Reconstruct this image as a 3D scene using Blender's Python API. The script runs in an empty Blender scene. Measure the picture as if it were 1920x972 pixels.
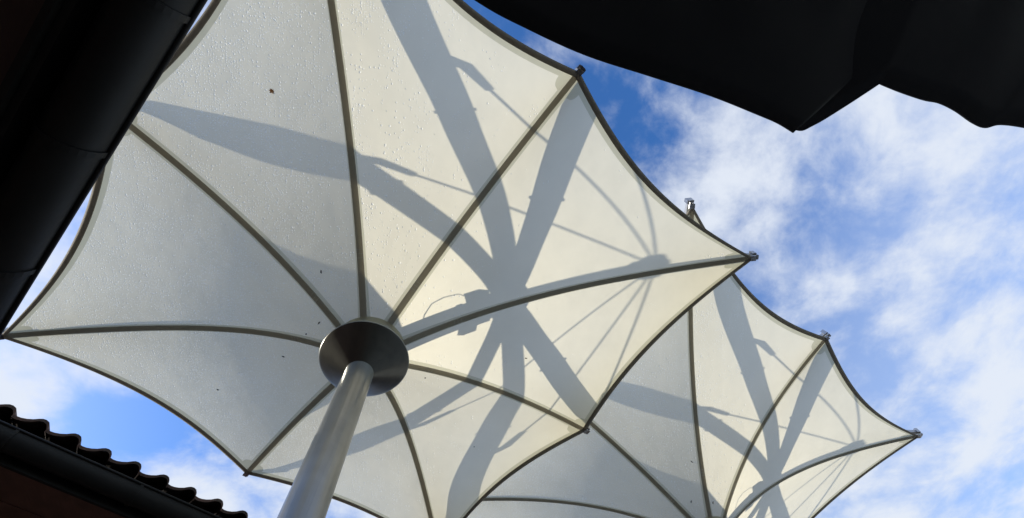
import bpy, math, random
from mathutils import Vector, Matrix
random.seed(4)
scene = bpy.context.scene
col = scene.collection
R_ = math.radians

# ------------------------------------------------------------------ camera
CAMH = 1.6
Rc = ((0.99052849, -0.0958208, -0.09834473), (-0.05683935, -0.9381351, 0.34157258), (-0.1249904, -0.33274752, -0.93469593))
cam_d = bpy.data.cameras.new("camera")
cam = bpy.data.objects.new("camera", cam_d); col.objects.link(cam)
cam_d.sensor_width = 36; cam_d.lens = 15.067; cam_d.clip_start = 0.05; cam_d.clip_end = 2000
m = Matrix([[Rc[j][i] for j in range(3)] for i in range(3)]).to_4x4()
m.translation = (0, 0, CAMH)
cam.matrix_world = m
scene.camera = cam

# ------------------------------------------------------------------ world and sun
SUN_AZ, SUN_EL = R_(169), R_(19)
sun_dir = Vector((math.cos(SUN_AZ)*math.cos(SUN_EL), math.sin(SUN_AZ)*math.cos(SUN_EL), math.sin(SUN_EL)))
sd = bpy.data.lights.new("sun", 'SUN'); sd.energy = 2.75; sd.angle = R_(0.6); sd.color = (1.0, 0.94, 0.83)
so = bpy.data.objects.new("sun", sd); col.objects.link(so)
so.rotation_euler = (-sun_dir).to_track_quat('-Z', 'Y').to_euler()
so.location = (-20, 4, 20)
scene.view_settings.view_transform = 'Standard'
scene.view_settings.look = 'None'
scene.view_settings.exposure = 0.95
scene.view_settings.gamma = 1

world = bpy.data.worlds.new("World"); scene.world = world; world.use_nodes = True
nt = world.node_tree; nt.nodes.clear()
def N(nt, t, **kw):
    n = nt.nodes.new(t)
    for k, v in kw.items(): setattr(n, k, v)
    return n
def L(nt, a, b): nt.links.new(a, b)
def math_n(nt, op, a, b=None, c=None, clamp=False):
    n = N(nt, 'ShaderNodeMath', operation=op); n.use_clamp = clamp
    for i, v in enumerate((a, b, c)):
        if v is None: continue
        if isinstance(v, (int, float)): n.inputs[i].default_value = v
        else: L(nt, v, n.inputs[i])
    return n.outputs[0]
def vmath(nt, op, a, b=None):
    n = N(nt, 'ShaderNodeVectorMath', operation=op)
    for i, v in enumerate((a, b)):
        if v is None: continue
        if isinstance(v, (tuple, list)): n.inputs[i].default_value = v
        else: L(nt, v, n.inputs[i])
    return n
out = N(nt, 'ShaderNodeOutputWorld')
sky = N(nt, 'ShaderNodeTexSky', sky_type='NISHITA', sun_disc=False)
sky.sun_elevation = SUN_EL; sky.sun_rotation = math.atan2(sun_dir.x, sun_dir.y) % (2*math.pi)
sky.air_density = 1.0; sky.dust_density = 0.6; sky.ozone_density = 2.0
tc = N(nt, 'ShaderNodeTexCoord')
sep = N(nt, 'ShaderNodeSeparateXYZ'); L(nt, tc.outputs['Generated'], sep.inputs[0])
zz = math_n(nt, 'MAXIMUM', sep.outputs[2], 0.02)
zc = math_n(nt, 'ADD', zz, 0.03)
px = math_n(nt, 'DIVIDE', sep.outputs[0], zc); py = math_n(nt, 'DIVIDE', sep.outputs[1], zc)
comb = N(nt, 'ShaderNodeCombineXYZ'); L(nt, px, comb.inputs[0]); L(nt, py, comb.inputs[1])
P = comb.outputs[0]
# streaky high cloud: noise stretched along the wind, warped
warp = N(nt, 'ShaderNodeTexNoise'); warp.inputs['Scale'].default_value = 1.7; warp.inputs['Detail'].default_value = 3
L(nt, P, warp.inputs['Vector'])
w1 = vmath(nt, 'SUBTRACT', warp.outputs['Color'], (0.5, 0.5, 0.5))
w2 = vmath(nt, 'MULTIPLY', w1.outputs[0], (0.20, 0.20, 0.0))
PW = vmath(nt, 'ADD', P, w2.outputs[0]).outputs[0]
mp = N(nt, 'ShaderNodeMapping'); mp.inputs['Rotation'].default_value = (0, 0, R_(42)); mp.inputs['Scale'].default_value = (1.0, 1.35, 1)
L(nt, PW, mp.inputs['Vector'])
n1 = N(nt, 'ShaderNodeTexNoise'); n1.inputs['Scale'].default_value = 2.1; n1.inputs['Detail'].default_value = 9; n1.inputs['Roughness'].default_value = 0.55
L(nt, mp.outputs[0], n1.inputs['Vector'])
n2 = N(nt, 'ShaderNodeTexNoise'); n2.inputs['Scale'].default_value = 7.0; n2.inputs['Detail'].default_value = 8; n2.inputs['Roughness'].default_value = 0.6
L(nt, PW, n2.inputs['Vector'])
dens = math_n(nt, 'ADD', math_n(nt, 'MULTIPLY', n1.outputs['Fac'], 0.58), math_n(nt, 'MULTIPLY', n2.outputs['Fac'], 0.42))
def blob(x, y, rad, amt, d):
    dist = vmath(nt, 'DISTANCE', P, (x, y, 0)).outputs['Value']
    mr = N(nt, 'ShaderNodeMapRange', interpolation_type='SMOOTHSTEP')
    L(nt, dist, mr.inputs['Value']); mr.inputs['From Min'].default_value = 0; mr.inputs['From Max'].default_value = rad
    mr.inputs['To Min'].default_value = amt; mr.inputs['To Max'].default_value = 0
    return math_n(nt, 'ADD', d, mr.outputs[0])
for b in [(0.36, 0.04, 0.30, -0.07), (0.68, 0.12, 0.24, 0.13), (0.53, 0.33, 0.2, 0.11), (0.98, -0.10, 0.32, 0.09), (0.95, 0.42, 0.25, 0.02), (1.15, 0.60, 0.20, -0.07),
          (1.70, 0.74, 0.34, 0.13), (1.45, 1.15, 0.40, 0.09), (-1.1, 0.74, 0.22, 0.20), (-0.79, 0.85, 0.20, -0.15), (-0.70, 1.10, 0.22, 0.14), (-0.88, 0.40, 0.2, 0.08), (0.0, -0.22, 0.25, -0.16)]:
    dens = blob(*b, dens)
cr = N(nt, 'ShaderNodeMapRange', interpolation_type='SMOOTHSTEP')
L(nt, dens, cr.inputs['Value']); cr.inputs['From Min'].default_value = 0.385; cr.inputs['From Max'].default_value = 0.655
cr.inputs['To Min'].default_value = 0.0; cr.inputs['To Max'].default_value = 0.95
hz = N(nt, 'ShaderNodeMapRange'); L(nt, sep.outputs[2], hz.inputs['Value'])      # haze veil towards the horizon
hz.inputs['From Min'].default_value = 0.0; hz.inputs['From Max'].default_value = 0.5
hz.inputs['To Min'].default_value = 0.55; hz.inputs['To Max'].default_value = 0.0
veil = N(nt, 'ShaderNodeMapRange', interpolation_type='SMOOTHSTEP'); L(nt, px, veil.inputs['Value'])      # thin high veil over the right half of the sky
veil.inputs['From Min'].default_value = 0.45; veil.inputs['From Max'].default_value = 1.3; veil.inputs['To Min'].default_value = 0.0; veil.inputs['To Max'].default_value = 0.32
vfac = math_n(nt, 'ADD', veil.outputs[0], math_n(nt, 'MULTIPLY', cr.outputs[0], math_n(nt, 'SUBTRACT', 1.0, veil.outputs[0])))
fac = math_n(nt, 'MAXIMUM', vfac, hz.outputs[0])
bg1 = N(nt, 'ShaderNodeBackground'); bg1.inputs['Strength'].default_value = 0.15; hsv = N(nt, 'ShaderNodeHueSaturation'); hsv.inputs['Saturation'].default_value = 1.30; hsv.inputs['Hue'].default_value = 0.512; L(nt, sky.outputs[0], hsv.inputs['Color']); L(nt, hsv.outputs[0], bg1.inputs['Color'])
bg2 = N(nt, 'ShaderNodeBackground'); bg2.inputs['Color'].default_value = (0.84, 0.90, 1.0, 1); bg2.inputs['Strength'].default_value = 0.49
mx = N(nt, 'ShaderNodeMixShader'); L(nt, fac, mx.inputs[0]); L(nt, bg1.outputs[0], mx.inputs[1]); L(nt, bg2.outputs[0], mx.inputs[2])
L(nt, mx.outputs[0], out.inputs['Surface'])

# ------------------------------------------------------------------ materials
def mat(name, color, rough=0.5, metal=0.0, noise=None, bump=None, coat=0.0, spec=0.5):
    M = bpy.data.materials.new(name); M.use_nodes = True; t = M.node_tree
    b = t.nodes['Principled BSDF']
    b.inputs['Base Color'].default_value = (*color, 1); b.inputs['Roughness'].default_value = rough; b.inputs['Metallic'].default_value = metal
    b.inputs['Coat Weight'].default_value = coat; b.inputs['Specular IOR Level'].default_value = spec
    tcn = N(t, 'ShaderNodeTexCoord')
    if noise:
        sc, c2 = noise
        nn = N(t, 'ShaderNodeTexNoise'); nn.inputs['Scale'].default_value = sc; nn.inputs['Detail'].default_value = 6
        L(t, tcn.outputs['Object'], nn.inputs['Vector'])
        mr = N(t, 'ShaderNodeMapRange'); mr.inputs['From Min'].default_value = 0.35; mr.inputs['From Max'].default_value = 0.68
        L(t, nn.outputs['Fac'], mr.inputs['Value'])
        mm = N(t, 'ShaderNodeMix', data_type='RGBA'); L(t, mr.outputs[0], mm.inputs[0])
        mm.inputs[6].default_value = (*color, 1); mm.inputs[7].default_value = (*c2, 1)
        L(t, mm.outputs[2], b.inputs['Base Color'])
    if bump:
        sc, st, sx = bump
        mpn = N(t, 'ShaderNodeMapping'); mpn.inputs['Scale'].default_value = sx
        L(t, tcn.outputs['Object'], mpn.inputs['Vector'])
        nn = N(t, 'ShaderNodeTexNoise'); nn.inputs['Scale'].default_value = sc; nn.inputs['Detail'].default_value = 5
        L(t, mpn.outputs[0], nn.inputs['Vector'])
        bp = N(t, 'ShaderNodeBump'); bp.inputs['Strength'].default_value = st; bp.inputs['Distance'].default_value = 0.01
        L(t, nn.outputs['Fac'], bp.inputs['Height']); L(t, bp.outputs[0], b.inputs['Normal'])
    return M

def fabric(name, tcol, rcol, drops=True, tfac=0.62):
    M = bpy.data.materials.new(name); M.use_nodes = True; t = M.node_tree; t.nodes.clear()
    o = N(t, 'ShaderNodeOutputMaterial')
    tcn = N(t, 'ShaderNodeTexCoord')
    oi_ = N(t, 'ShaderNodeObjectInfo'); OC = vmath(t, 'ADD', tcn.outputs['Object'], oi_.outputs['Location']).outputs[0]
    di = N(t, 'ShaderNodeBsdfDiffuse'); tr = N(t, 'ShaderNodeBsdfTranslucent'); gl = N(t, 'ShaderNodeBsdfGlossy')
    gl.inputs['Roughness'].default_value = 0.42; gl.inputs['Color'].default_value = (1, 1, 1, 1)
    # faint uneven coating and dirt
    nn = N(t, 'ShaderNodeTexNoise'); nn.inputs['Scale'].default_value = 3.2; nn.inputs['Detail'].default_value = 7; nn.inputs['Roughness'].default_value = 0.6
    L(t, OC, nn.inputs['Vector'])
    mr = N(t, 'ShaderNodeMapRange'); L(t, nn.outputs['Fac'], mr.inputs['Value']); mr.inputs['From Min'].default_value = 0.3; mr.inputs['From Max'].default_value = 0.7
    mm = N(t, 'ShaderNodeMix', data_type='RGBA'); L(t, mr.outputs[0], mm.inputs[0])
    mm.inputs[6].default_value = (*[c*0.93 for c in tcol], 1); mm.inputs[7].default_value = (*tcol, 1)
    L(t, mm.outputs[2], tr.inputs['Color']); di.inputs['Color'].default_value = (*rcol, 1)
    # weave + soft wrinkles
    wn = N(t, 'ShaderNodeTexNoise'); wn.inputs['Scale'].default_value = 2.0; wn.inputs['Detail'].default_value = 3
    L(t, OC, wn.inputs['Vector'])
    hgt = math_n(t, 'MULTIPLY', wn.outputs['Fac'], 0.012)
    if drops:
        # rain drops: rounded caps of random size in runs towards the hub, thickest on the sunward side; wet spots coloured brighter in place of the light drops focus
        sp = N(t, 'ShaderNodeSeparateXYZ'); L(t, tcn.outputs['Object'], sp.inputs[0])
        ang = math_n(t, 'ARCTAN2', sp.outputs[1], sp.outputs[0])
        rr = math_n(t, 'SQRT', math_n(t, 'ADD', math_n(t, 'MULTIPLY', sp.outputs[0], sp.outputs[0]), math_n(t, 'MULTIPLY', sp.outputs[1], sp.outputs[1])))
        pv = N(t, 'ShaderNodeCombineXYZ'); L(t, math_n(t, 'MULTIPLY', ang, 22.0), pv.inputs[0]); L(t, math_n(t, 'MULTIPLY', rr, 2.4), pv.inputs[1])
        run = N(t, 'ShaderNodeTexNoise'); run.inputs['Scale'].default_value = 1.0; run.inputs['Detail'].default_value = 4
        L(t, pv.outputs[0], run.inputs['Vector'])
        side = N(t, 'ShaderNodeMapRange'); L(t, sp.outputs[0], side.inputs['Value'])
        side.inputs['From Min'].default_value = -1.2; side.inputs['From Max'].default_value = 1.5
        side.inputs['To Min'].default_value = 0.20; side.inputs['To Max'].default_value = -0.40
        # tension creases and dirt runs that fan out from the hub
        fade = N(t, 'ShaderNodeMapRange', interpolation_type='SMOOTHSTEP'); L(t, rr, fade.inputs['Value'])
        fade.inputs['From Min'].default_value = 0.3; fade.inputs['From Max'].default_value = 1.6; fade.inputs['To Min'].default_value = 0.0018; fade.inputs['To Max'].default_value = 0.0008
        cv = N(t, 'ShaderNodeCombineXYZ'); L(t, math_n(t, 'MULTIPLY', ang, 9.0), cv.inputs[0]); L(t, math_n(t, 'MULTIPLY', rr, 1.1), cv.inputs[1])
        cn = N(t, 'ShaderNodeTexNoise'); cn.inputs['Scale'].default_value = 1.0; cn.inputs['Detail'].default_value = 3; L(t, cv.outputs[0], cn.inputs['Vector'])
        hgt = math_n(t, 'ADD', hgt, math_n(t, 'MULTIPLY', cn.outputs['Fac'], fade.outputs[0]))
        L(t, math_n(t, 'ADD', math_n(t, 'MULTIPLY', nn.outputs['Fac'], 0.75), math_n(t, 'MULTIPLY', run.outputs['Fac'], 0.25)), mr.inputs['Value'])
        wet = None
        for sc, thr, hh, r0_, r1_ in ((27.0, 0.82, 0.0068, 0.13, 0.12), (45.0, 0.80, 0.0046, 0.17, 0.14), (70.0, 0.86, 0.0030, 0.20, 0.15)):
            vo = N(t, 'ShaderNodeTexVoronoi', voronoi_dimensions='2D'); vo.inputs['Scale'].default_value = sc
            L(t, OC, vo.inputs['Vector'])
            cell = N(t, 'ShaderNodeSeparateColor'); L(t, vo.outputs['Color'], cell.inputs[0])
            pn = N(t, 'ShaderNodeTexNoise'); pn.inputs['Scale'].default_value = 1.6 + sc*0.02; pn.inputs['Detail'].default_value = 3
            L(t, OC, pn.inputs['Vector'])
            mask = math_n(t, 'ADD', math_n(t, 'ADD', math_n(t, 'MULTIPLY', pn.outputs['Fac'], 1.0), math_n(t, 'MULTIPLY', run.outputs['Fac'], 1.1)), -1.05)
            mask = math_n(t, 'ADD', mask, side.outputs[0])
            keep = math_n(t, 'GREATER_THAN', math_n(t, 'ADD', mask, cell.outputs[0]), thr)
            rad = math_n(t, 'ADD', math_n(t, 'MULTIPLY', cell.outputs[1], r1_), r0_)
            q = math_n(t, 'DIVIDE', vo.outputs['Distance'], rad)
            cap = math_n(t, 'SUBTRACT', 1.0, math_n(t, 'MULTIPLY', q, q), clamp=True)
            cap = math_n(t, 'MULTIPLY', math_n(t, 'POWER', cap, 0.6), keep)
            hgt = math_n(t, 'ADD', hgt, math_n(t, 'MULTIPLY', cap, hh))
            wet = cap if wet is None else math_n(t, 'MAXIMUM', wet, cap)
        wm = N(t, 'ShaderNodeMix', data_type='RGBA'); L(t, wet, wm.inputs[0]); L(t, mm.outputs[2], wm.inputs[6]); wm.inputs[7].default_value = (0.94, 0.93, 0.83, 1)  # glint of the drops painted in as a brighter translucent colour
        L(t, wm.outputs[2], tr.inputs['Color'])
    bp = N(t, 'ShaderNodeBump'); bp.inputs['Strength'].default_value = 1.0; bp.inputs['Distance'].default_value = 1.0
    L(t, hgt, bp.inputs['Height'])
    L(t, bp.outputs[0], di.inputs['Normal']); L(t, bp.outputs[0], tr.inputs['Normal'])
    m1 = N(t, 'ShaderNodeMixShader'); m1.inputs[0].default_value = tfac
    L(t, di.outputs[0], m1.inputs[1]); L(t, tr.outputs[0], m1.inputs[2])
    m2 = N(t, 'ShaderNodeMixShader'); m2.inputs[0].default_value = 0.035
    L(t, m1.outputs[0], m2.inputs[1]); L(t, gl.outputs[0], m2.inputs[2])
    L(t, m2.outputs[0], o.inputs['Surface'])
    return M

M_fab = fabric('canopy_fabric', (0.845, 0.79, 0.61), (0.74, 0.72, 0.64), tfac=0.72)
M_fab2 = fabric('doubled_fabric', (0.58, 0.55, 0.39), (0.66, 0.66, 0.58), drops=False, tfac=0.70)
def webbing(name, c1, c2, tfac, tc_=(0.95, 0.90, 0.83)):
    M = mat(name, c1, 0.8, noise=(28, c2), bump=(280, 0.3, (1, 1, 1))); t = M.node_tree
    b = t.nodes['Principled BSDF']; o = [n for n in t.nodes if n.type == 'OUTPUT_MATERIAL'][0]
    tr = N(t, 'ShaderNodeBsdfTranslucent'); tr.inputs['Color'].default_value = (*tc_, 1)
    mx_ = N(t, 'ShaderNodeMixShader'); mx_.inputs[0].default_value = tfac
    L(t, b.outputs[0], mx_.inputs[1]); L(t, tr.outputs[0], mx_.inputs[2]); L(t, mx_.outputs[0], o.inputs['Surface'])
    return M
M_strap = webbing('strap_webbing', (0.25, 0.24, 0.19), (0.20, 0.19, 0.15), 0.42)
M_edge = webbing('edge_webbing', (0.26, 0.24, 0.19), (0.20, 0.185, 0.15), 0.16)
M_thread = mat('pale_thread', (0.6, 0.6, 0.55), 0.8)
M_alu = mat('anodised_aluminium', (0.42, 0.42, 0.41), 0.38, 1.0, noise=(8, (0.36, 0.36, 0.36)))
M_pole = mat('brushed_pole', (0.31, 0.31, 0.295), 0.30, 1.0, noise=(5, (0.25, 0.25, 0.235)), bump=(70, 0.22, (1, 1, 0.03)))
M_cone = mat('polished_collar', (0.19, 0.19, 0.165), 0.28, 0.95, noise=(14, (0.16, 0.16, 0.14)))
M_steel = mat('stainless_fitting', (0.55, 0.54, 0.52), 0.25, 1.0, noise=(40, (0.35, 0.34, 0.33)))
M_boxm = mat('motor_housing', (0.30, 0.30, 0.30), 0.5, noise=(10, (0.24, 0.24, 0.24)))
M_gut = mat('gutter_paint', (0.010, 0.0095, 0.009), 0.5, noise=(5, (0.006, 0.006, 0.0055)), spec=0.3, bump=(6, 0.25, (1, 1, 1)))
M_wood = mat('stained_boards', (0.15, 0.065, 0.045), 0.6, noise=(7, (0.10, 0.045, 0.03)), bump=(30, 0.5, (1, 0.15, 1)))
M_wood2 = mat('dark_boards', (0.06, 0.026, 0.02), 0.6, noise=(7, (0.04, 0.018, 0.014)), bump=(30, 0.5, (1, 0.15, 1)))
M_tile = mat('clay_roof_tile', (0.16, 0.085, 0.065), 0.75, noise=(9, (0.08, 0.06, 0.052)), bump=(40, 0.5, (1, 1, 1)))
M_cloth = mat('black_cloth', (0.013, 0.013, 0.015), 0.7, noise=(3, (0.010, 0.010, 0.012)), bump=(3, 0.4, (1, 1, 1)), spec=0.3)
M_wall = mat('brick_wall', (0.20, 0.12, 0.09), 0.85, noise=(6, (0.15, 0.09, 0.07)))
M_mortar = mat('mortar', (0.27, 0.25, 0.22), 0.9)
M_ground = mat('paving', (0.27, 0.25, 0.21), 0.85, noise=(1.5, (0.21, 0.195, 0.165)), bump=(12, 0.4, (1, 1, 1)))
M_leaf = webbing('dry_leaf', (0.28, 0.11, 0.04), (0.18, 0.07, 0.03), 0.4, (0.34, 0.17, 0.07))
M_speck = mat('dark_debris', (0.03, 0.025, 0.02), 0.8)
M_black = mat('black_metal', (0.02, 0.02, 0.02), 0.45)

tt = M_tile.node_tree; bs = tt.nodes['Principled BSDF']; src = bs.inputs['Base Color'].links[0].from_socket      # every tile fired a little differently
oi = N(tt, 'ShaderNodeObjectInfo'); hv = N(tt, 'ShaderNodeHueSaturation'); L(tt, src, hv.inputs['Color'])
vr = N(tt, 'ShaderNodeMapRange'); L(tt, oi.outputs['Random'], vr.inputs['Value']); vr.inputs['To Min'].default_value = 0.6; vr.inputs['To Max'].default_value = 1.5
L(tt, vr.outputs[0], hv.inputs['Value']); L(tt, hv.outputs[0], bs.inputs['Base Color'])

# ------------------------------------------------------------------ helpers
def link_mesh(name, verts, faces, material, parent=None, smooth=False, loc=(0, 0, 0)):
    me = bpy.data.meshes.new(name); me.from_pydata([tuple(v) for v in verts], [], faces); me.update()
    if smooth:
        me.polygons.foreach_set('use_smooth', [True]*len(me.polygons))
    me.materials.append(material)
    o = bpy.data.objects.new(name, me); col.objects.link(o); o.location = loc
    if parent: o.parent = parent
    return o
def tag(o, label=None, cat=None, group=None, kind=None):
    if label: o['label'] = label
    if cat: o['category'] = cat
    if group: o['group'] = group
    if kind: o['kind'] = kind
    return o
def empty(name, loc, label, cat, group=None):
    o = bpy.data.objects.new(name, None); col.objects.link(o); o.location = loc; o.empty_display_size = 0.3
    return tag(o, label, cat, group)
class MB:
    def __init__(s): s.v = []; s.f = []
    def add(s, v, f):
        n = len(s.v); s.v += [Vector(x) for x in v]; s.f += [tuple(i+n for i in q) for q in f]
    def obox(s, c, ax, ay, az):                      # box from centre and half axis vectors
        c, ax, ay, az = map(Vector, (c, ax, ay, az))
        v = [c+i*ax+j*ay+k*az for k in (-1, 1) for j in (-1, 1) for i in (-1, 1)]
        s.add(v, [(0, 2, 3, 1), (4, 5, 7, 6), (0, 1, 5, 4), (2, 6, 7, 3), (0, 4, 6, 2), (1, 3, 7, 5)])
    def ring_tube(s, path, rad, n=10, cap=True):     # round tube along a path
        path = [Vector(q) for q in path]; rr = rad if isinstance(rad, (list, tuple)) else [rad]*len(path)
        V = []; F = []; prev = None
        for i, q in enumerate(path):
            d = (path[min(i+1, len(path)-1)]-path[max(i-1, 0)]).normalized()
            if prev is None: a = d.orthogonal().normalized()
            else: a = (prev-d*prev.dot(d)).normalized()
            prev = a; b = d.cross(a)
            V += [q+(a*math.cos(t)+b*math.sin(t))*rr[i] for t in [2*math.pi*j/n for j in range(n)]]
        for i in range(len(path)-1):
            for j in range(n): F.append((i*n+j, i*n+(j+1) % n, (i+1)*n+(j+1) % n, (i+1)*n+j))
        if cap: F += [tuple(reversed(range(n))), tuple((len(path)-1)*n+j for j in range(n))]
        s.add(V, F)
    def bar(s, path, side, w, h):                    # rectangular section; side: unit vector(s); w, h full sizes per point; cornered
        path = [Vector(q) for q in path]; V = []; F = []
        for i, q in enumerate(path):
            d = (path[min(i+1, len(path)-1)]-path[max(i-1, 0)]).normalized()
            sd_ = Vector(side[i] if isinstance(side, list) else side); up = sd_.cross(d).normalized()
            ww = w[i] if isinstance(w, list) else w; hh = h[i] if isinstance(h, list) else h
            c = min(ww, hh)*0.18
            for (a, b) in ((ww/2-c, -hh/2), (ww/2, -hh/2+c), (ww/2, hh/2-c), (ww/2-c, hh/2), (-ww/2+c, hh/2), (-ww/2, hh/2-c), (-ww/2, -hh/2+c), (-ww/2+c, -hh/2)):
                V.append(q+sd_*a+up*b)
        n = 8
        for i in range(len(path)-1):
            for j in range(n): F.append((i*n+j, i*n+(j+1) % n, (i+1)*n+(j+1) % n, (i+1)*n+j))
        F += [tuple(reversed(range(n))), tuple((len(path)-1)*n+j for j in range(n))]
        s.add(V, F)
    def lathe(s, prof, n=48, c=(0, 0, 0)):           # profile of (r, z), axis z
        V = []; F = []
        for r, z in prof: V += [(c[0]+r*math.cos(2*math.pi*j/n), c[1]+r*math.sin(2*math.pi*j/n), c[2]+z) for j in range(n)]
        for i in range(len(prof)-1):
            for j in range(n): F.append((i*n+j, i*n+(j+1) % n, (i+1)*n+(j+1) % n, (i+1)*n+j))
        s.add(V, F)
    def build(s, name, material, parent=None, smooth=False, loc=(0, 0, 0)):
        return link_mesh(name, s.v, s.f, material, parent, smooth, loc)
def autosmooth(o, deg=35):
    me = o.data; me.polygons.foreach_set('use_smooth', [True]*len(me.polygons))
    try: me.set_sharp_from_angle(angle=R_(deg))
    except Exception: pass
    return o

# ------------------------------------------------------------------ the big umbrellas
# rib: azimuth, radius, curvature, height of the corner above eye level, edge scallop, panel sag
RIBS = {
 1: (-1.7370, 4.0565, 1.9596, 4.2600, 0.1013, -0.0155), 2: (-0.9458, 2.8800, 1.5237, 4.1961, 0.0899, -0.0782),
 3: (-0.1670, 3.9954, 2.3857, 4.2039, 0.0715, 0.0031), 4: (0.6218, 2.9151, 1.3240, 4.1642, 0.0899, 0.0058),
 5: (1.4053, 3.9628, 2.4294, 4.2603, 0.0630, 0.0360), 6: (2.1759, 2.8786, 0.8910, 4.1760, 0.1032, 0.0241),
 7: (2.9691, 3.8638, 2.3902, 4.2570, 0.0861, -0.0225), 8: (3.7497, 2.8626, 1.3039, 4.2125, 0.0910, 0.0189)}
Z0, R0 = 3.195+CAMH, 0.2588
ZD, RD = 3.0+CAMH, 0.345
def kk(k): return (k-1) % 8+1
def rib_pt(k, s):
    th, R, c, hc, _, _ = RIBS[kk(k)]
    r = R0+(R-R0)*s; g = (1-math.exp(-c*s))/(1-math.exp(-c))
    return Vector((r*math.cos(th), r*math.sin(th), Z0+(hc+CAMH-Z0)*g))
def surf(k, u, s):
    P_ = rib_pt(k, s).lerp(rib_pt(k+1, s), u); P_.z += RIBS[kk(k)][5]*4*u*(1-u)*s
    return P_
def smax(k, u): return 1-RIBS[kk(k)][4]*4*u*(1-u)
def sp(k, u, t): return surf(k, u, t*smax(k, u))
SEAM, HEM, TC = 0.055, 0.098, 0.0
def sstep(a, b, x):
    t = min(max((x-a)/(b-a), 0), 1); return t*t*(3-2*t)
def uw(k, t):
    ch = (rib_pt(k, t)-rib_pt(k+1, t)).length
    w = SEAM+0.075*math.sqrt(max(0.0, 1-((0.985-t)/0.045)**2)) if t > 0.94 else SEAM
    return min(w/ch, 0.36)
def th_(k, u):
    p_ = sp(k, u, 1.0); ln = math.hypot(p_.x, p_.y)-R0
    return 1-HEM/ln
def grid(fn, na, nb, flip=False):
    V = []; F = []
    for i in range(nb+1):
        for j in range(na+1): V.append(fn(j/na, i/nb))
    for i in range(nb):
        for j in range(na):
            q = (i*(na+1)+j, i*(na+1)+j+1, (i+1)*(na+1)+j+1, (i+1)*(na+1)+j)
            F.append(q if not flip else q[::-1])
    return V, F
def down_normal(k, u, t):
    e = 1e-3; a = sp(k, u, t); b = sp(k, min(u+e, 1), t)-sp(k, max(u-e, 0), t); c = sp(k, u, min(t+e, 1))-sp(k, u, max(t-e, 0))
    n = b.cross(c).normalized()
    return -n if n.z > 0 else n

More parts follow.
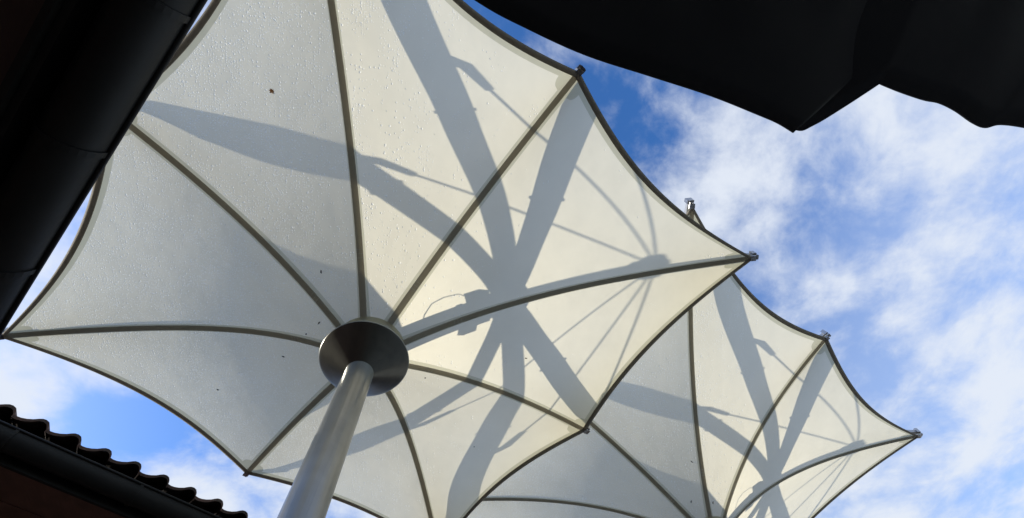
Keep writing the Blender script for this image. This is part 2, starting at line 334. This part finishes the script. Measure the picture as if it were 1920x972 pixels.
def make_umbrella(loc):
    root = empty('tensile_umbrella', loc, 'large cream funnel umbrella in the middle, its steel pole and round dark collar in view', 'umbrella', 'funnel umbrellas in a row')
    # membrane panels
    for k in range(1, 9):
        def fp(a, b, k=k):
            b = 1-(1-b)**1.8; t = TC+(0.985-TC)*b
            u0 = uw(k, t); u = u0+(1-2*u0)*a
            t = TC+(th_(k, u)-TC)*b
            return sp(k, u, t)
        o = link_mesh('fabric_panel', *grid(fp, 22, 60), M_fab, root, True)
        def fh(a, b, k=k):
            u0 = uw(k, 0.985); u = u0+(1-2*u0)*a; t0 = th_(k, u)
            return sp(k, u, t0+(1-t0)*b)
        o = link_mesh('hem_band', *grid(fh, 24, 3), M_fab2, root, True)
    for k in range(1, 9):                      # welded overlap either side of every rib
        mb = MB()
        def fs1(a, b, k=k):
            b = 1-(1-b)**1.8; t = TC+(1-TC)*b; u = uw(k, min(t, 0.985))*a
            tt = TC+(th_(k, u)-TC)*(t-TC)/(0.985-TC) if t <= 0.985 else th_(k, u)+(1-th_(k, u))*(t-0.985)/0.015
            return sp(k, u, tt)
        def fs2(a, b, k=k):
            b = 1-(1-b)**1.8; t = TC+(1-TC)*b; j = k-1; u = 1-uw(j, min(t, 0.985))*a
            tt = TC+(th_(j, u)-TC)*(t-TC)/(0.985-TC) if t <= 0.985 else th_(j, u)+(1-th_(j, u))*(t-0.985)/0.015
            return sp(j, u, tt)
        mb.add(*grid(fs1, 4, 60)); mb.add(*grid(fs2, 4, 60, True))
        mb.build('seam_band', M_fab2, root, True)
        # webbing strap under the rib
        th = RIBS[k][0]; side = Vector((-math.sin(th), math.cos(th), 0)); rad = Vector((math.cos(th), math.sin(th), 0))
        path = []
        for i in range(41):
            s = 0.0+0.992*i/40; a = rib_pt(k, s); d = (rib_pt(k, min(s+.01, 1))-rib_pt(k, max(s-.01, 0))).normalized()
            n = d.cross(side); n = n if n.z < 0 else -n
            path.append(a+n*0.007)
        mb = MB(); mb.bar(path, side, 0.054, 0.006); st = mb.build('strap', M_strap, root)
        autosmooth(st)
        mb = MB()                              # stitched joint piece low on the strap
        i = 5; d = (path[i+1]-path[i]).normalized(); n = d.cross(side); n = n if n.z < 0 else -n
        for dd in (-0.035, 0.0, 0.035): mb.obox(path[i]+d*dd+n*0.004, d*0.003, side*0.024, n*0.0018)
        mb.build('stitching', M_thread, st)
    for k in range(1, 9):                      # edge webbing: a flat cable pocket along the scalloped edge
        V = []; F = []; n = 48; W = 0.058
        for i in range(n+1):
            u = i/n; t0 = 1-W*0.9/ (math.hypot(*sp(k, u, 1).xy)-R0); t1 = 1+W*0.1/3.5
            nn = down_normal(k, min(max(u, 0.01), 0.99), 0.99)
            a, b = sp(k, u, t0), sp(k, u, t1)
            V += [a+nn*0.006, b+nn*0.006, b+nn*0.018, (a+b)/2+nn*0.022, a+nn*0.016]
        for i in range(n):
            for j in range(5): F.append((i*5+j, i*5+(j+1) % 5, (i+1)*5+(j+1) % 5, (i+1)*5+j))
        F += [(4, 3, 2, 1, 0), tuple(n*5+j for j in range(5))]
        link_mesh('edge_webbing', V, F, M_edge, root, True)
    # reinforced collar of fabric around the funnel mouth
    mb = MB()
    mb.lathe([(0.150, Z0-0.050), (0.20, Z0-0.032), (0.25, Z0-0.018), (0.285, Z0-0.006)], 64)
    mb.build('fabric_collar', M_fab2, root, True)
    mb = MB(); mb.ring_tube([Vector((R0*0.93*math.cos(t), R0*0.93*math.sin(t), Z0-0.036)) for t in [2*math.pi*i/48 for i in range(49)]], 0.009, 8)
    mb.build('clamp_ring', M_steel, root, True)
    for i in range(8):
        a = 2*math.pi*i/8+0.25; mb = MB(); mb.ring_tube([(0.285*math.cos(a), 0.285*math.sin(a), ZD-0.01), (R0*0.93*math.cos(a), R0*0.93*math.sin(a), Z0-0.036)], 0.009, 8)
        mb.build('collar_strut', M_steel, root, True)
    # pole
    mb = MB(); mb.lathe([(0.0, 0.0), (0.24, 0.0), (0.24, 0.018), (0.118, 0.022), (0.112, 0.035)], 48)
    mb.build('base_plate', M_steel, root)
    mb = MB(); mb.lathe([(0.112, 0.022), (0.112, 1.2), (0.104, ZD-0.16)], 64)
    mb.build('pole', M_pole, root, True)
    # shallow conical collar below the funnel mouth
    mb = MB(); mb.lathe([(0.10, -0.172), (0.13, -0.150), (0.22, -0.086), (0.31, -0.024), (0.339, -0.004), (RD, 0.001), (0.343, 0.006), (0.31, 0.002), (0.09, -0.14)], 96, (0, 0, ZD))
    mb.build('collar_cone', M_cone, root, True)
    # mast above, sleeve and top
    e = CAMH
    mb = MB(); mb.lathe([(0.105, 2.92+e), (0.118, 3.2+e), (0.118, 4.02+e), (0.075, 4.05+e), (0.075, 4.98+e)], 32); mb.build('mast', M_alu, root, True)
    mb = MB(); mb.lathe([(0.062, 4.02+e), (0.15, 4.03+e), (0.15, 4.055+e), (0.105, 4.06+e), (0.105, 4.19+e), (0.15, 4.195+e), (0.15, 4.22+e), (0.062, 4.23+e)], 32); autosmooth(mb.build('arm_sleeve', M_alu, root))
    mb = MB(); mb.lathe([(0.0, 5.13+e), (0.06, 5.12+e), (0.10, 5.09+e), (0.135, 5.08+e), (0.135, 5.00+e), (0.10, 4.97+e), (0.10, 4.93+e), (0.075, 4.90+e)], 32); autosmooth(mb.build('mast_cap', M_alu, root))
    mb = MB()                                   # drive unit clipped to the mast with a looping cable
    mb.obox((-0.06, -0.02, 3.93+e), (0.09, 0, 0), (0, 0.16, 0), (0, 0, 0.055)); mb.obox((-0.10, 0.15, 3.86+e), (0.07, 0, 0), (0, 0.06, 0), (0, 0, 0.05))
    mb.obox((0.0, 0.0, 3.80+e), (0.10, 0, 0), (0, 0.11, 0), (0, 0, 0.02))
    bx = mb.build('motor_box', M_boxm, root)
    mb = MB(); mb.ring_tube([(-0.1, -0.14, 3.89+e), (-0.12, -0.20, 3.83+e), (-0.11, -0.215, 3.72+e), (-0.09, -0.20, 3.62+e), (-0.08, -0.13, 3.54+e), (-0.07, -0.06, 3.50+e)], 0.0042, 6)
    mb.build('loop_cable', M_black, root, True)
    for k in range(1, 9):
        th, R, c, hc = RIBS[k][:4]; side = Vector((-math.sin(th), math.cos(th), 0)); rad = Vector((math.cos(th), math.sin(th), 0))
        Z = Vector((0, 0, 1)); zc_ = hc+0.075
        if k % 2: prof = [(0.10, 4.13), (0.35, 4.165), (0.75, 4.22), (1.14, 4.27), (1.56, 4.30), (1.93, 4.32), (2.66, 4.325), (3.2, 4.345), (3.6, 4.335), (R-0.12, zc_+0.02), (R+0.02, zc_)]
        elif k in (6, 8): prof = [(0.10, 4.12), (0.39, 4.155), (0.75, 4.178), (1.2, 4.205), (1.6, 4.225), (2.0, 4.245), (2.4, 4.29), (2.66, 4.30), (R, zc_+0.005), (R+0.02, zc_)]
        else: prof = [(0.10, 4.12), (0.35, 4.146), (0.75, 4.17), (1.2, 4.20), (1.8, 4.222), (2.4, 4.245), (2.65, 4.25), (R+0.02, hc+0.06)]
        # smooth the profile
        pts = []
        for i in range(len(prof)-1):
            p0, p1, p2, p3 = prof[max(i-1, 0)], prof[i], prof[i+1], prof[min(i+2, len(prof)-1)]
            for j in range(5):
                t = j/5; q = [0.5*((2*p1[d])+(-p0[d]+p2[d])*t+(2*p0[d]-5*p1[d]+4*p2[d]-p3[d])*t*t+(-p0[d]+3*p1[d]-3*p2[d]+p3[d])*t**3) for d in (0, 1)]
                pts.append(q)
        pts.append(list(prof[-1]))
        path = [rad*r+Z*(z+e) for r, z in pts]
        hs = []
        for r, z in pts:
            x = r/R; hs.append(0.127+0.014*math.sin(math.pi*min(x*1.05, 1))-0.070*max(0, (x-0.86)/0.14))
        mb = MB(); mb.bar(path, side, [h*0.75 for h in hs], hs); arm = autosmooth(mb.build('arm', M_alu, root))
        # splice plate half way
        i = len(path)//2-2; d = (path[i+1]-path[i]).normalized()
        mb = MB(); mb.obox(path[i], d*0.012, side*0.055, d.cross(side)*(hs[i]/2+0.003)); mb.build('splice_plate', M_alu, arm)
        # bracket and cable to the mast top
        rb = 2.02 if k in (6, 8) else 2.42 if k % 2 == 0 else 2.14
        zb = 4.235+e if k % 2 == 0 else 4.325+e
        p0 = rad*(rb+0.05)+Z*(zb+0.05); p1 = rad*(rb-0.03)+Z*(zb+0.12); p2 = rad*(rb-0.24)+Z*(zb+0.175)
        mb = MB(); mb.bar([p0, p1, p1.lerp(p2, 0.5), p2], side, 0.035, [0.06, 0.055, 0.045, 0.035]); mb.build('cable_bracket', M_steel, arm)
        mb = MB(); mb.ring_tube([p2, rad*0.10+Z*(5.03+e)], 0.0085, 8); mb.build('cable', M_steel, root, True)
        # corner fitting: plate, shackle and bolts that pull the fabric corner
        cpt = rib_pt(k, 1.0); end = path[-1]; dr = (path[-1]-path[-2]).normalized()
        mb = MB(); mb.obox(end+dr*0.022, dr*0.022, side*0.040, dr.cross(side)*0.040); mb.obox(end+dr*0.030-Z*0.045, dr*0.012, side*0.028, Z*0.022)
        pl = mb.build('end_cap', M_steel, arm)
        mb = MB()
        mb.obox((cpt+end)/2+rad*0.005-Z*0.012, rad*0.006, side*0.010, (end-cpt)*0.42)
        for sg in (-1, 1):
            q0 = cpt-rad*0.035+side*sg*0.030+Z*0.002; q1 = cpt+rad*0.055+side*sg*0.012+Z*0.01
            mb.ring_tube([q0, q1], 0.008, 8); mb.obox(q1, rad*0.010, side*0.013, Z*0.013)
        mb.obox(cpt-rad*0.005-Z*0.020, rad*0.030, side*0.030, Z*0.004)
        for sg in (-1, 1): mb.ring_tube([cpt+side*sg*0.018-Z*0.019-rad*0.012, cpt+side*sg*0.018-Z*0.034-rad*0.012], 0.007, 6)
        mb.build('corner_fitting', M_steel, root)
    return root

HUB = Vector((-0.68463, 1.98344, 0))
HUB2 = Vector((3.39196, 4.89670, 0)); DZ2 = 0.5164
umb = make_umbrella(HUB)
umb2 = umb.copy(); col.objects.link(umb2); umb2.location = HUB2
umb2['label'] = 'smaller-looking cream funnel umbrella at lower right, partly hidden behind the big one'
for ch in list(umb.children):
    if ch.name.startswith(('pole', 'base_plate')): continue
    c = ch.copy(); col.objects.link(c); c.parent = umb2; c.location.z += DZ2
    for g in ch.children:
        d = g.copy(); col.objects.link(d); d.parent = c
mb = MB(); mb.lathe([(0.0, 0.0), (0.24, 0.0), (0.24, 0.018), (0.118, 0.022), (0.112, 0.035)], 48); mb.build('base_plate', M_steel, umb2)
mb = MB(); mb.lathe([(0.112, 0.022), (0.112, 1.2), (0.104, ZD-0.16+DZ2)], 64); mb.build('pole', M_pole, umb2, True)

# ------------------------------------------------------------------ ground
def sheet(name, x0, y0, x1, y1, z, material):
    return tag(link_mesh(name, [(x0, y0, z), (x1, y0, z), (x1, y1, z), (x0, y1, z)], [(0, 1, 2, 3)], material), kind='structure')
sheet('ground', -600, -600, 600, 600, 0.0, M_ground)

# ------------------------------------------------------------------ tiled buildings
A1 = R_(36.0)
D1 = Vector((math.cos(A1), math.sin(A1), 0)); N1 = Vector((-math.sin(A1), math.cos(A1), 0))     # along / inward for the lower left building
D2 = Vector((-math.sin(A1), math.cos(A1), 0)); N2 = Vector((-math.cos(A1), -math.sin(A1), 0))   # left building
def frame(D, Nn):
    return lambda a, n, z: D*a+Nn*n+Vector((0, 0, z))
TILE_PROFILE = [(0.0, 0.000), (0.10, -0.004), (0.22, -0.002), (0.36, 0.006), (0.50, 0.020), (0.60, 0.036), (0.68, 0.046), (0.78, 0.049), (0.88, 0.043), (0.95, 0.027), (0.985, 0.012), (1.0, -0.004), (1.03, -0.006)]
def tile_mesh(pitch, length, thick=0.020):
    V = []; F = []; n = len(TILE_PROFILE)
    for y, dz in ((0.0, 0.0), (0.02, 0.002), (length, 0.0)):
        for x, z in TILE_PROFILE: V.append((x*pitch, y, z+dz))
        for x, z in TILE_PROFILE: V.append((x*pitch, y, z+dz-thick))
    for s in range(2):
        b0, b1 = s*2*n, (s+1)*2*n
        for i in range(n-1):
            F.append((b0+i, b0+i+1, b1+i+1, b1+i)); F.append((b0+n+i+1, b0+n+i, b1+n+i, b1+n+i+1))
        F.append((b0, b1, b1+n, b0+n)); F.append((b0+n-1, b0+2*n-1, b1+2*n-1, b1+n-1))
    for i in range(n-1): F.append((i, i+n, i+n+1, i+1))
    me = bpy.data.meshes.new('roof_tile'); me.from_pydata(V, [], F); me.update(); me.polygons.foreach_set('use_smooth', [True]*len(me.polygons))
    me.materials.append(M_tile)
    try: me.set_sharp_from_angle(angle=R_(40))
    except Exception: pass
    return me

def roof_tiles(root, fr, D, Nn, a0, a1, n_e, z_e, slope, rows, individual_rows, pitch, length=0.38):
    me = tile_mesh(pitch, length+0.05)
    up = (Nn*math.cos(slope)+Vector((0, 0, math.sin(slope)))).normalized(); nz = D.cross(up)
    if nz.z < 0: nz = -nz; flip = -1
    else: flip = 1
    X = D*flip
    base = Matrix((X, up, nz)).transposed().to_4x4()
    far = MB(); na = int((a1-a0)/pitch)
    for r in range(rows):
        for i in range(na):
            a = a0+pitch*(i if flip == 1 else i+1)
            pos = fr(a, n_e, z_e)+up*(length*r)+nz*(0.012*1)
            if r < individual_rows and i < 110:
                o = bpy.data.objects.new('roof_tile', me); col.objects.link(o); o.parent = root
                mm_ = base.copy()
                jit = Matrix.Rotation(random.uniform(-.03, .03), 4, 'Z') @ Matrix.Rotation(random.uniform(-.010, .022), 4, 'X')
                mm_ = Matrix.Translation(pos-root.location+up*random.uniform(-.014, .012)) @ mm_ @ jit
                o.matrix_local = mm_
            else:
                vs = [base @ v.co+pos-root.location for v in me.vertices]
                far.add(vs, [tuple(p_.vertices) for p_ in me.polygons])
    if far.v: tag(far.build('roof_covering', M_tile, root, True), kind='stuff')

def brick_wall(root, fr, D, Nn, a0, a1, n0, z0, z1, faceN):
    """solid wall with a proud course of bricks on the visible face"""
    mb = MB(); c = fr((a0+a1)/2, n0+0.13, (z0+z1)/2)-root.location
    mb.obox(c, D*((a1-a0)/2), Nn*0.12, Vector((0, 0, (z1-z0)/2))); mb.build('wall', M_mortar, root)
    mb = MB(); row = 0; z = z0+0.01
    while z+0.065 < z1:
        a = a0+0.005+(0.11 if row % 2 else 0)
        while a+0.21 < a1:
            mb.obox(fr(a+0.105, n0+0.012+random.uniform(-.002, .002), z+0.0325)-root.location, D*0.105, Nn*0.014, Vector((0, 0, 0.0325)))
            a += 0.22
        z += 0.075; row += 1
    tag(mb.build('brickwork', M_wall, root), kind='stuff')

# --- lower left building: eave at 3.0 m above the eye
fr1 = frame(D1, N1)
b1 = empty('tiled_house', fr1(0, 4.5, 0), 'dark red-brown house whose wavy clay tile eave crosses the lower left corner', 'house')
e = CAMH; RL = b1.location
# phase so that tile humps fall where the photograph has them
PITCH = 0.0782*3.0
hump_a = (Vector((-0.832, 1.009, 0))*3.0).dot(D1)
a_start = hump_a-0.78*PITCH-PITCH*6
roof_tiles(b1, fr1, D1, N1, a_start, a_start+PITCH*40, 3.92, 2.945+e, R_(26), 8, 2, PITCH)
def gutter(root, fr, D, Nn, a0, a1, n_lip, z_lip, depth, width, brackets, m, collar_h=0.008):
    """open half-round gutter, lip nearest the courtyard, with collars"""
    mb = MB(); V = []; F = []; prof = []
    for i in range(17):
        t = math.pi*i/16; prof.append((n_lip+width/2-width/2*math.cos(t), z_lip-depth*math.sin(t)))
    prof += [(n-0.0+0.006 if n < n_lip+width/2 else n-0.006, z+0.006) for n, z in reversed(prof)]
    for a in (a0, a1):
        V += [fr(a, n, z)-root.location for n, z in prof]
    n_ = len(prof)
    for i in range(n_): F.append((i, (i+1) % n_, n_+(i+1) % n_, n_+i))
    mb.add(V, F)
    g = autosmooth(mb.build('gutter', m, root), 50)
    mb = MB(); mb.ring_tube([fr(a0, n_lip-0.002, z_lip+0.002)-root.location, fr(a1, n_lip-0.002, z_lip+0.002)-root.location], 0.010, 10); mb.build('gutter_lip', m, g, True)
    for a in brackets:
        path = []
        V = []; F = []
        for i in range(17):
            t = math.pi*i/16
            for w_, off in ((-0.012, 0.0), (-0.012, collar_h), (0.012, collar_h), (0.012, 0.0)):
                V.append(fr(a+w_, n_lip+width/2-(width/2+off)*math.cos(t), z_lip-(depth+off)*math.sin(t))-root.location)
        for i in range(16):
            for j in range(3): F.append((i*4+j, i*4+j+1, (i+1)*4+j+1, (i+1)*4+j))
        link_mesh('gutter_collar', V, F, m, g)
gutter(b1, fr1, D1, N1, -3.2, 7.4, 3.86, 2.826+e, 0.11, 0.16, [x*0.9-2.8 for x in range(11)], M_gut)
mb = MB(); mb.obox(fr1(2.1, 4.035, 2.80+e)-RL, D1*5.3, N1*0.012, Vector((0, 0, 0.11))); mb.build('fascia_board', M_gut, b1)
bw = 0.170
for i, n0 in enumerate([4.05, 4.05+0.152]+[4.05+0.152+bw*(j+1) for j in range(2)]):
    w = 0.148 if i == 0 else bw-0.008
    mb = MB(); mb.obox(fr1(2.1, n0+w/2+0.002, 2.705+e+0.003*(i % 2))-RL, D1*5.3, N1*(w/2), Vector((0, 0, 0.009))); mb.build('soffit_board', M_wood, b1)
brick_wall(b1, fr1, D1, N1, -3.2, 7.4, 4.62, 0.0, 2.69+e, -N1)
mb = MB(); mb.add([fr1(-3.2, 4.0, 2.93+e)-RL, fr1(7.4, 4.0, 2.93+e)-RL, fr1(7.4, 6.7, 2.93+e+2.7*math.tan(R_(26)))-RL, fr1(-3.2, 6.7, 2.93+e+2.7*math.tan(R_(26)))-RL,
                   fr1(-3.2, 4.0, 2.90+e)-RL, fr1(7.4, 4.0, 2.90+e)-RL, fr1(7.4, 6.7, 2.90+e)-RL, fr1(-3.2, 6.7, 2.90+e)-RL],
                  [(0, 1, 2, 3), (7, 6, 5, 4), (0, 4, 5, 1), (2, 6, 7, 3), (0, 3, 7, 4), (1, 5, 6, 2)]); mb.build('roof_deck', M_gut, b1)
mb = MB()                                        # back wall
mb.obox(fr1(2.1, 6.6, (2.89+e)/2)-RL, D1*5.3, N1*0.1, Vector((0, 0, (2.89+e)/2))); mb.build('back_wall', M_wall, b1)

# --- left building: eave close overhead, 1.6 m above the eye
fr2 = frame(D2, N2)
b2 = empty('low_annex', fr2(0, 1.8, 0), 'low building whose black gutter and boarded eave fill the upper left corner', 'building')
RL2 = b2.location
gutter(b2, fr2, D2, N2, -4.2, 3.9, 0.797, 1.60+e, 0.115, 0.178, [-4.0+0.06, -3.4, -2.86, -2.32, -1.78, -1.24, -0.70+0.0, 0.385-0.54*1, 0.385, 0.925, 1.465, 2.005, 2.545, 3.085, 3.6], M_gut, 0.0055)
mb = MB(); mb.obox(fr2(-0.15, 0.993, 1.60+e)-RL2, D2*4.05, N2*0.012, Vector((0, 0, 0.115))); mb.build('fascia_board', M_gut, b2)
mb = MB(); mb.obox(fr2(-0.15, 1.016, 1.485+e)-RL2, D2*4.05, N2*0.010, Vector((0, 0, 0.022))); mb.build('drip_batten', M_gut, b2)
n0 = 1.03
for i in range(4):
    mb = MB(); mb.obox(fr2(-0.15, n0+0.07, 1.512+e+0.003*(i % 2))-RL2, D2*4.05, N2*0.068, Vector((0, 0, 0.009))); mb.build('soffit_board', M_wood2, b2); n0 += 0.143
brick_wall(b2, fr2, D2, N2, -4.2, 3.9, 1.60, 0.0, 1.49+e, -N2)
sl = math.tan(R_(30))
mb = MB(); mb.add([fr2(-4.2, 0.98, 1.72+e)-RL2, fr2(3.9, 0.98, 1.72+e)-RL2, fr2(3.9, 4.2, 1.72+e+3.2*sl)-RL2, fr2(-4.2, 4.2, 1.72+e+3.2*sl)-RL2,
                   fr2(-4.2, 0.98, 1.69+e)-RL2, fr2(3.9, 0.98, 1.69+e)-RL2, fr2(3.9, 4.2, 1.69+e)-RL2, fr2(-4.2, 4.2, 1.69+e)-RL2],
                  [(0, 1, 2, 3), (7, 6, 5, 4), (0, 4, 5, 1), (2, 6, 7, 3), (0, 3, 7, 4), (1, 5, 6, 2)]); mb.build('roof_deck', M_gut, b2)
roof_tiles(b2, fr2, D2, N2, -4.15, 3.85, 0.93, 1.715+e, R_(30), 9, 0, 0.235)
mb = MB(); mb.obox(fr2(-0.15, 4.1, (1.68+e)/2)-RL2, D2*4.05, N2*0.1, Vector((0, 0, (1.68+e)/2))); mb.build('back_wall', M_wall, b2)

# ------------------------------------------------------------------ black cloth canopy overhead (parasol with a slack, folded edge)
H = 1.25
bc = empty('black_parasol', (1.7, -1.75, 0), 'slack black cloth parasol with a drooping folded edge across the upper right corner', 'parasol')
RB = bc.location
def catmull(pts, m_=8):
    out_ = []
    for i in range(len(pts)-1):
        p0, p1, p2, p3 = pts[max(i-1, 0)], pts[i], pts[i+1], pts[min(i+2, len(pts)-1)]
        for j in range(m_):
            t = j/m_; out_.append(tuple(0.5*((2*p1[d])+(-p0[d]+p2[d])*t+(2*p0[d]-5*p1[d]+4*p2[d]-p3[d])*t*t+(-p0[d]+3*p1[d]-3*p2[d]+p3[d])*t**3) for d in range(len(p1))))
    out_.append(pts[-1]); return out_
from mathutils import noise as mn
def cloth(name, front, back, h, rise, amp, seed, nb=40):
    """front and back: matching lists of plan points (at unit height); the sheet hangs from the back and droops to the front"""
    n = len(front); V = []; F = []
    for i in range(nb+1):
        t = i/nb
        for j in range(n):
            f_, b_ = Vector((*front[j], 0))*h, Vector((*back[j], 0))*h
            P_ = f_.lerp(b_, t); edge = min(1.0, t*4)
            z = h+rise*t+0.16*math.sin(t*math.pi*0.5)**0.7*edge*0.5
            q = Vector((P_.x*1.6+seed, P_.y*1.1, 0)); z += amp*edge*(mn.noise(q)+0.5*mn.noise(q*2.7)+0.6*math.sin(P_.x*5+P_.y*6+seed)*0.3)
            if t == 0: pass
            V.append(Vector((P_.x, P_.y, z+CAMH))-RB)
    for i in range(nb):
        for j in range(n-1):
            a = i*n+j; F.append((a, a+1, a+n+1, a+n))
    o = link_mesh(name, V, F, M_cloth, bc, True)
    md = o.modifiers.new('thick', 'SOLIDIFY'); md.thickness = 0.004; md.offset = 1
    # rolled hem along the front edge
    mb = MB(); mb.ring_tube([V[j] for j in range(n)], 0.0045, 6); mb.build('hem', M_cloth, o, True)
    return o
fA = catmull([(-0.42, -0.42), (-0.2, -0.30), (0.004, -0.199), (0.12, -0.158), (0.25, -0.122), (0.40, -0.096), (0.55, -0.070), (0.68, -0.040), (0.735, -0.026), (0.781, -0.009)], 6)
bA = [(-0.35+(x+0.42)*1.55, -1.9) for x, y in fA]
fA_last = (0.781, -0.009)
# left sheet: its right border is the long fold running up from the drooping tip
def backA(i, n):
    t = i/(n-1); return (-0.6+2.35*t, -1.9+0.95*t**3)
bA = [backA(i, len(fA)) for i in range(len(fA))]
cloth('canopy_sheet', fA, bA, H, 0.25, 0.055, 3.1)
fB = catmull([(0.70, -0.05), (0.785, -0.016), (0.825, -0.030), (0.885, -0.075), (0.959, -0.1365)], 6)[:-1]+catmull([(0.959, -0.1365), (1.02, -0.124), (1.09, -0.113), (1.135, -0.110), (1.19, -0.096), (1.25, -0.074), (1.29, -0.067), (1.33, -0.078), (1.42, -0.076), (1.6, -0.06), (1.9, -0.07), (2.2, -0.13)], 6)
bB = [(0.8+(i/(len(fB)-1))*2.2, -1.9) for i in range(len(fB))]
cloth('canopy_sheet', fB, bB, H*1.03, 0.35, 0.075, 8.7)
mb = MB(); mb.ring_tube([(0, 0, 0.05), (0, 0, H+CAMH+0.42)], 0.024, 16); mb.build('pole', M_black, bc, True)
mb = MB(); mb.lathe([(0.0, 0.0), (0.27, 0.0), (0.27, 0.04), (0.05, 0.07), (0.03, 0.09)], 32); mb.build('base', M_black, bc, True)
for i in range(8):
    a = i*math.pi/4+0.2; mb = MB(); mb.bar([(0, 0, H+CAMH+0.44), (1.1*math.cos(a), 1.1*math.sin(a), H+CAMH+0.34)], Vector((-math.sin(a), math.cos(a), 0)), 0.012, 0.016); mb.build('rib', M_black, bc)

# ------------------------------------------------------------------ leaf and specks stuck to the wet fabric
def on_fabric(root_loc, dz, px_, py_):
    """point on the membrane seen at a photograph pixel (1920 px wide)"""
    fl = 803.586
    c_ = Vector(((px_-960)/fl, -(py_-486)/fl, -1))
    d = Vector([sum(Rc[i][j]*c_[i] for i in range(3)) for j in range(3)]).normalized()
    o_ = Vector((0, 0, CAMH)); best = None
    for t in [2.8+0.002*i for i in range(3500)]:
        q = o_+d*t-root_loc-Vector((0, 0, dz)); a = math.atan2(q.y, q.x); r = math.hypot(q.x, q.y)
        for k in range(1, 9):
            t0 = RIBS[k][0]; t1 = RIBS[kk(k+1)][0]
            da = (a-t0) % (2*math.pi); w = (t1-t0) % (2*math.pi)
            if da <= w:
                # solve chord position
                A_, B_ = rib_pt(k, 1.0)-rib_pt(k, 0), rib_pt(k+1, 1.0)-rib_pt(k+1, 0)
                s = 0.5; u = da/w
                for _ in range(12):
                    PA, PB = rib_pt(k, s), rib_pt(k+1, s)
                    dxy = (PB-PA).xy; n_ = Vector((-math.sin(a), math.cos(a)))
                    u = -PA.xy.dot(n_)/max(1e-6, dxy.dot(n_)) if abs(dxy.dot(n_)) > 1e-6 else u
                    u = min(max(u, 0), 1); Pm = surf(k, u, s); rm = math.hypot(Pm.x, Pm.y)
                    s += (r-rm)/(4.0 if k else 1); s = min(max(s, 0), 1)
                z = surf(k, u, s).z
                if q.z >= z: return o_+d*(t-0.006)
                break
    return o_+d*4
LEAF = [(0, -0.9), (0.1, -0.35), (0.55, -0.5), (0.42, -0.2), (0.95, 0.05), (0.6, 0.2), (0.75, 0.6), (0.3, 0.42), (0.0, 1.0), (-0.28, 0.45), (-0.7, 0.65), (-0.55, 0.2), (-0.9, 0.0), (-0.45, -0.2), (-0.5, -0.5), (-0.08, -0.35)]
q = on_fabric(HUB, 0, 510, 171)
V = [(x*0.029, y*0.029, 0.004*math.sin(3*x)*abs(y)) for x, y in LEAF]; V += [(0, 0.0, 0.006)]
F = [(i, (i+1) % 16, 16) for i in range(16)]
lf = link_mesh('fallen_leaf', V, F, M_leaf, loc=q); lf.rotation_euler = (0.1, 0.05, 0.9)
tag(lf, 'small brown lobed leaf stuck to the wet fabric in the upper left panel', 'leaf')
def speck(px_, py_, ln, ang, label, root_loc=HUB, dz=0):
    q_ = on_fabric(root_loc, dz, px_, py_); mb_ = MB()
    n_ = 6; path = [(ln*(i/n_-0.5)*math.cos(ang)+0.003*math.sin(i*1.3), ln*(i/n_-0.5)*math.sin(ang), 0.002*math.sin(i)) for i in range(n_+1)]
    mb_.ring_tube(path, [0.001, 0.004, 0.006, 0.005, 0.006, 0.004, 0.001], 6)
    o_ = mb_.build('debris_speck', M_speck, None, True, q_); tag(o_, label, 'debris', 'dark specks stuck to the umbrellas')
speck(602, 510, 0.032, 1.3, 'dark sliver of debris above the collar between two straps, upper left of the big umbrella')
speck(598, 606, 0.035, -0.9, 'dark sliver of debris just left of the round collar, above the left strap')
speck(574, 627, 0.018, -1.0, 'tiny dark sliver touching the left strap near the round collar')
speck(531, 669, 0.030, 0.2, 'dark sliver of debris below the left strap, left of the round collar')
speck(408, 731, 0.026, 0.4, 'faint dark sliver in the lower left panel of the big umbrella')
speck(986, 672, 0.026, 0.1, 'dark speck in the bright panel to the right of the collar')
speck(797, 709, 0.014, 0.0, 'tiny dot in the panel just below right of the collar')
speck(889, 838, 0.014, 0.0, 'tiny dot in the lower panel beside a broad arm shadow')
speck(1297, 866, 0.05, 0.6, 'dark crumb in the second umbrella left of its long upright strap', HUB2, DZ2)
speck(1296, 941, 0.045, 1.4, 'dark sliver in the second umbrella low and left of its upright strap', HUB2, DZ2)
speck(1337, 943, 0.055, 1.3, 'longer dark sliver in the second umbrella right of its upright strap, near the hub', HUB2, DZ2)
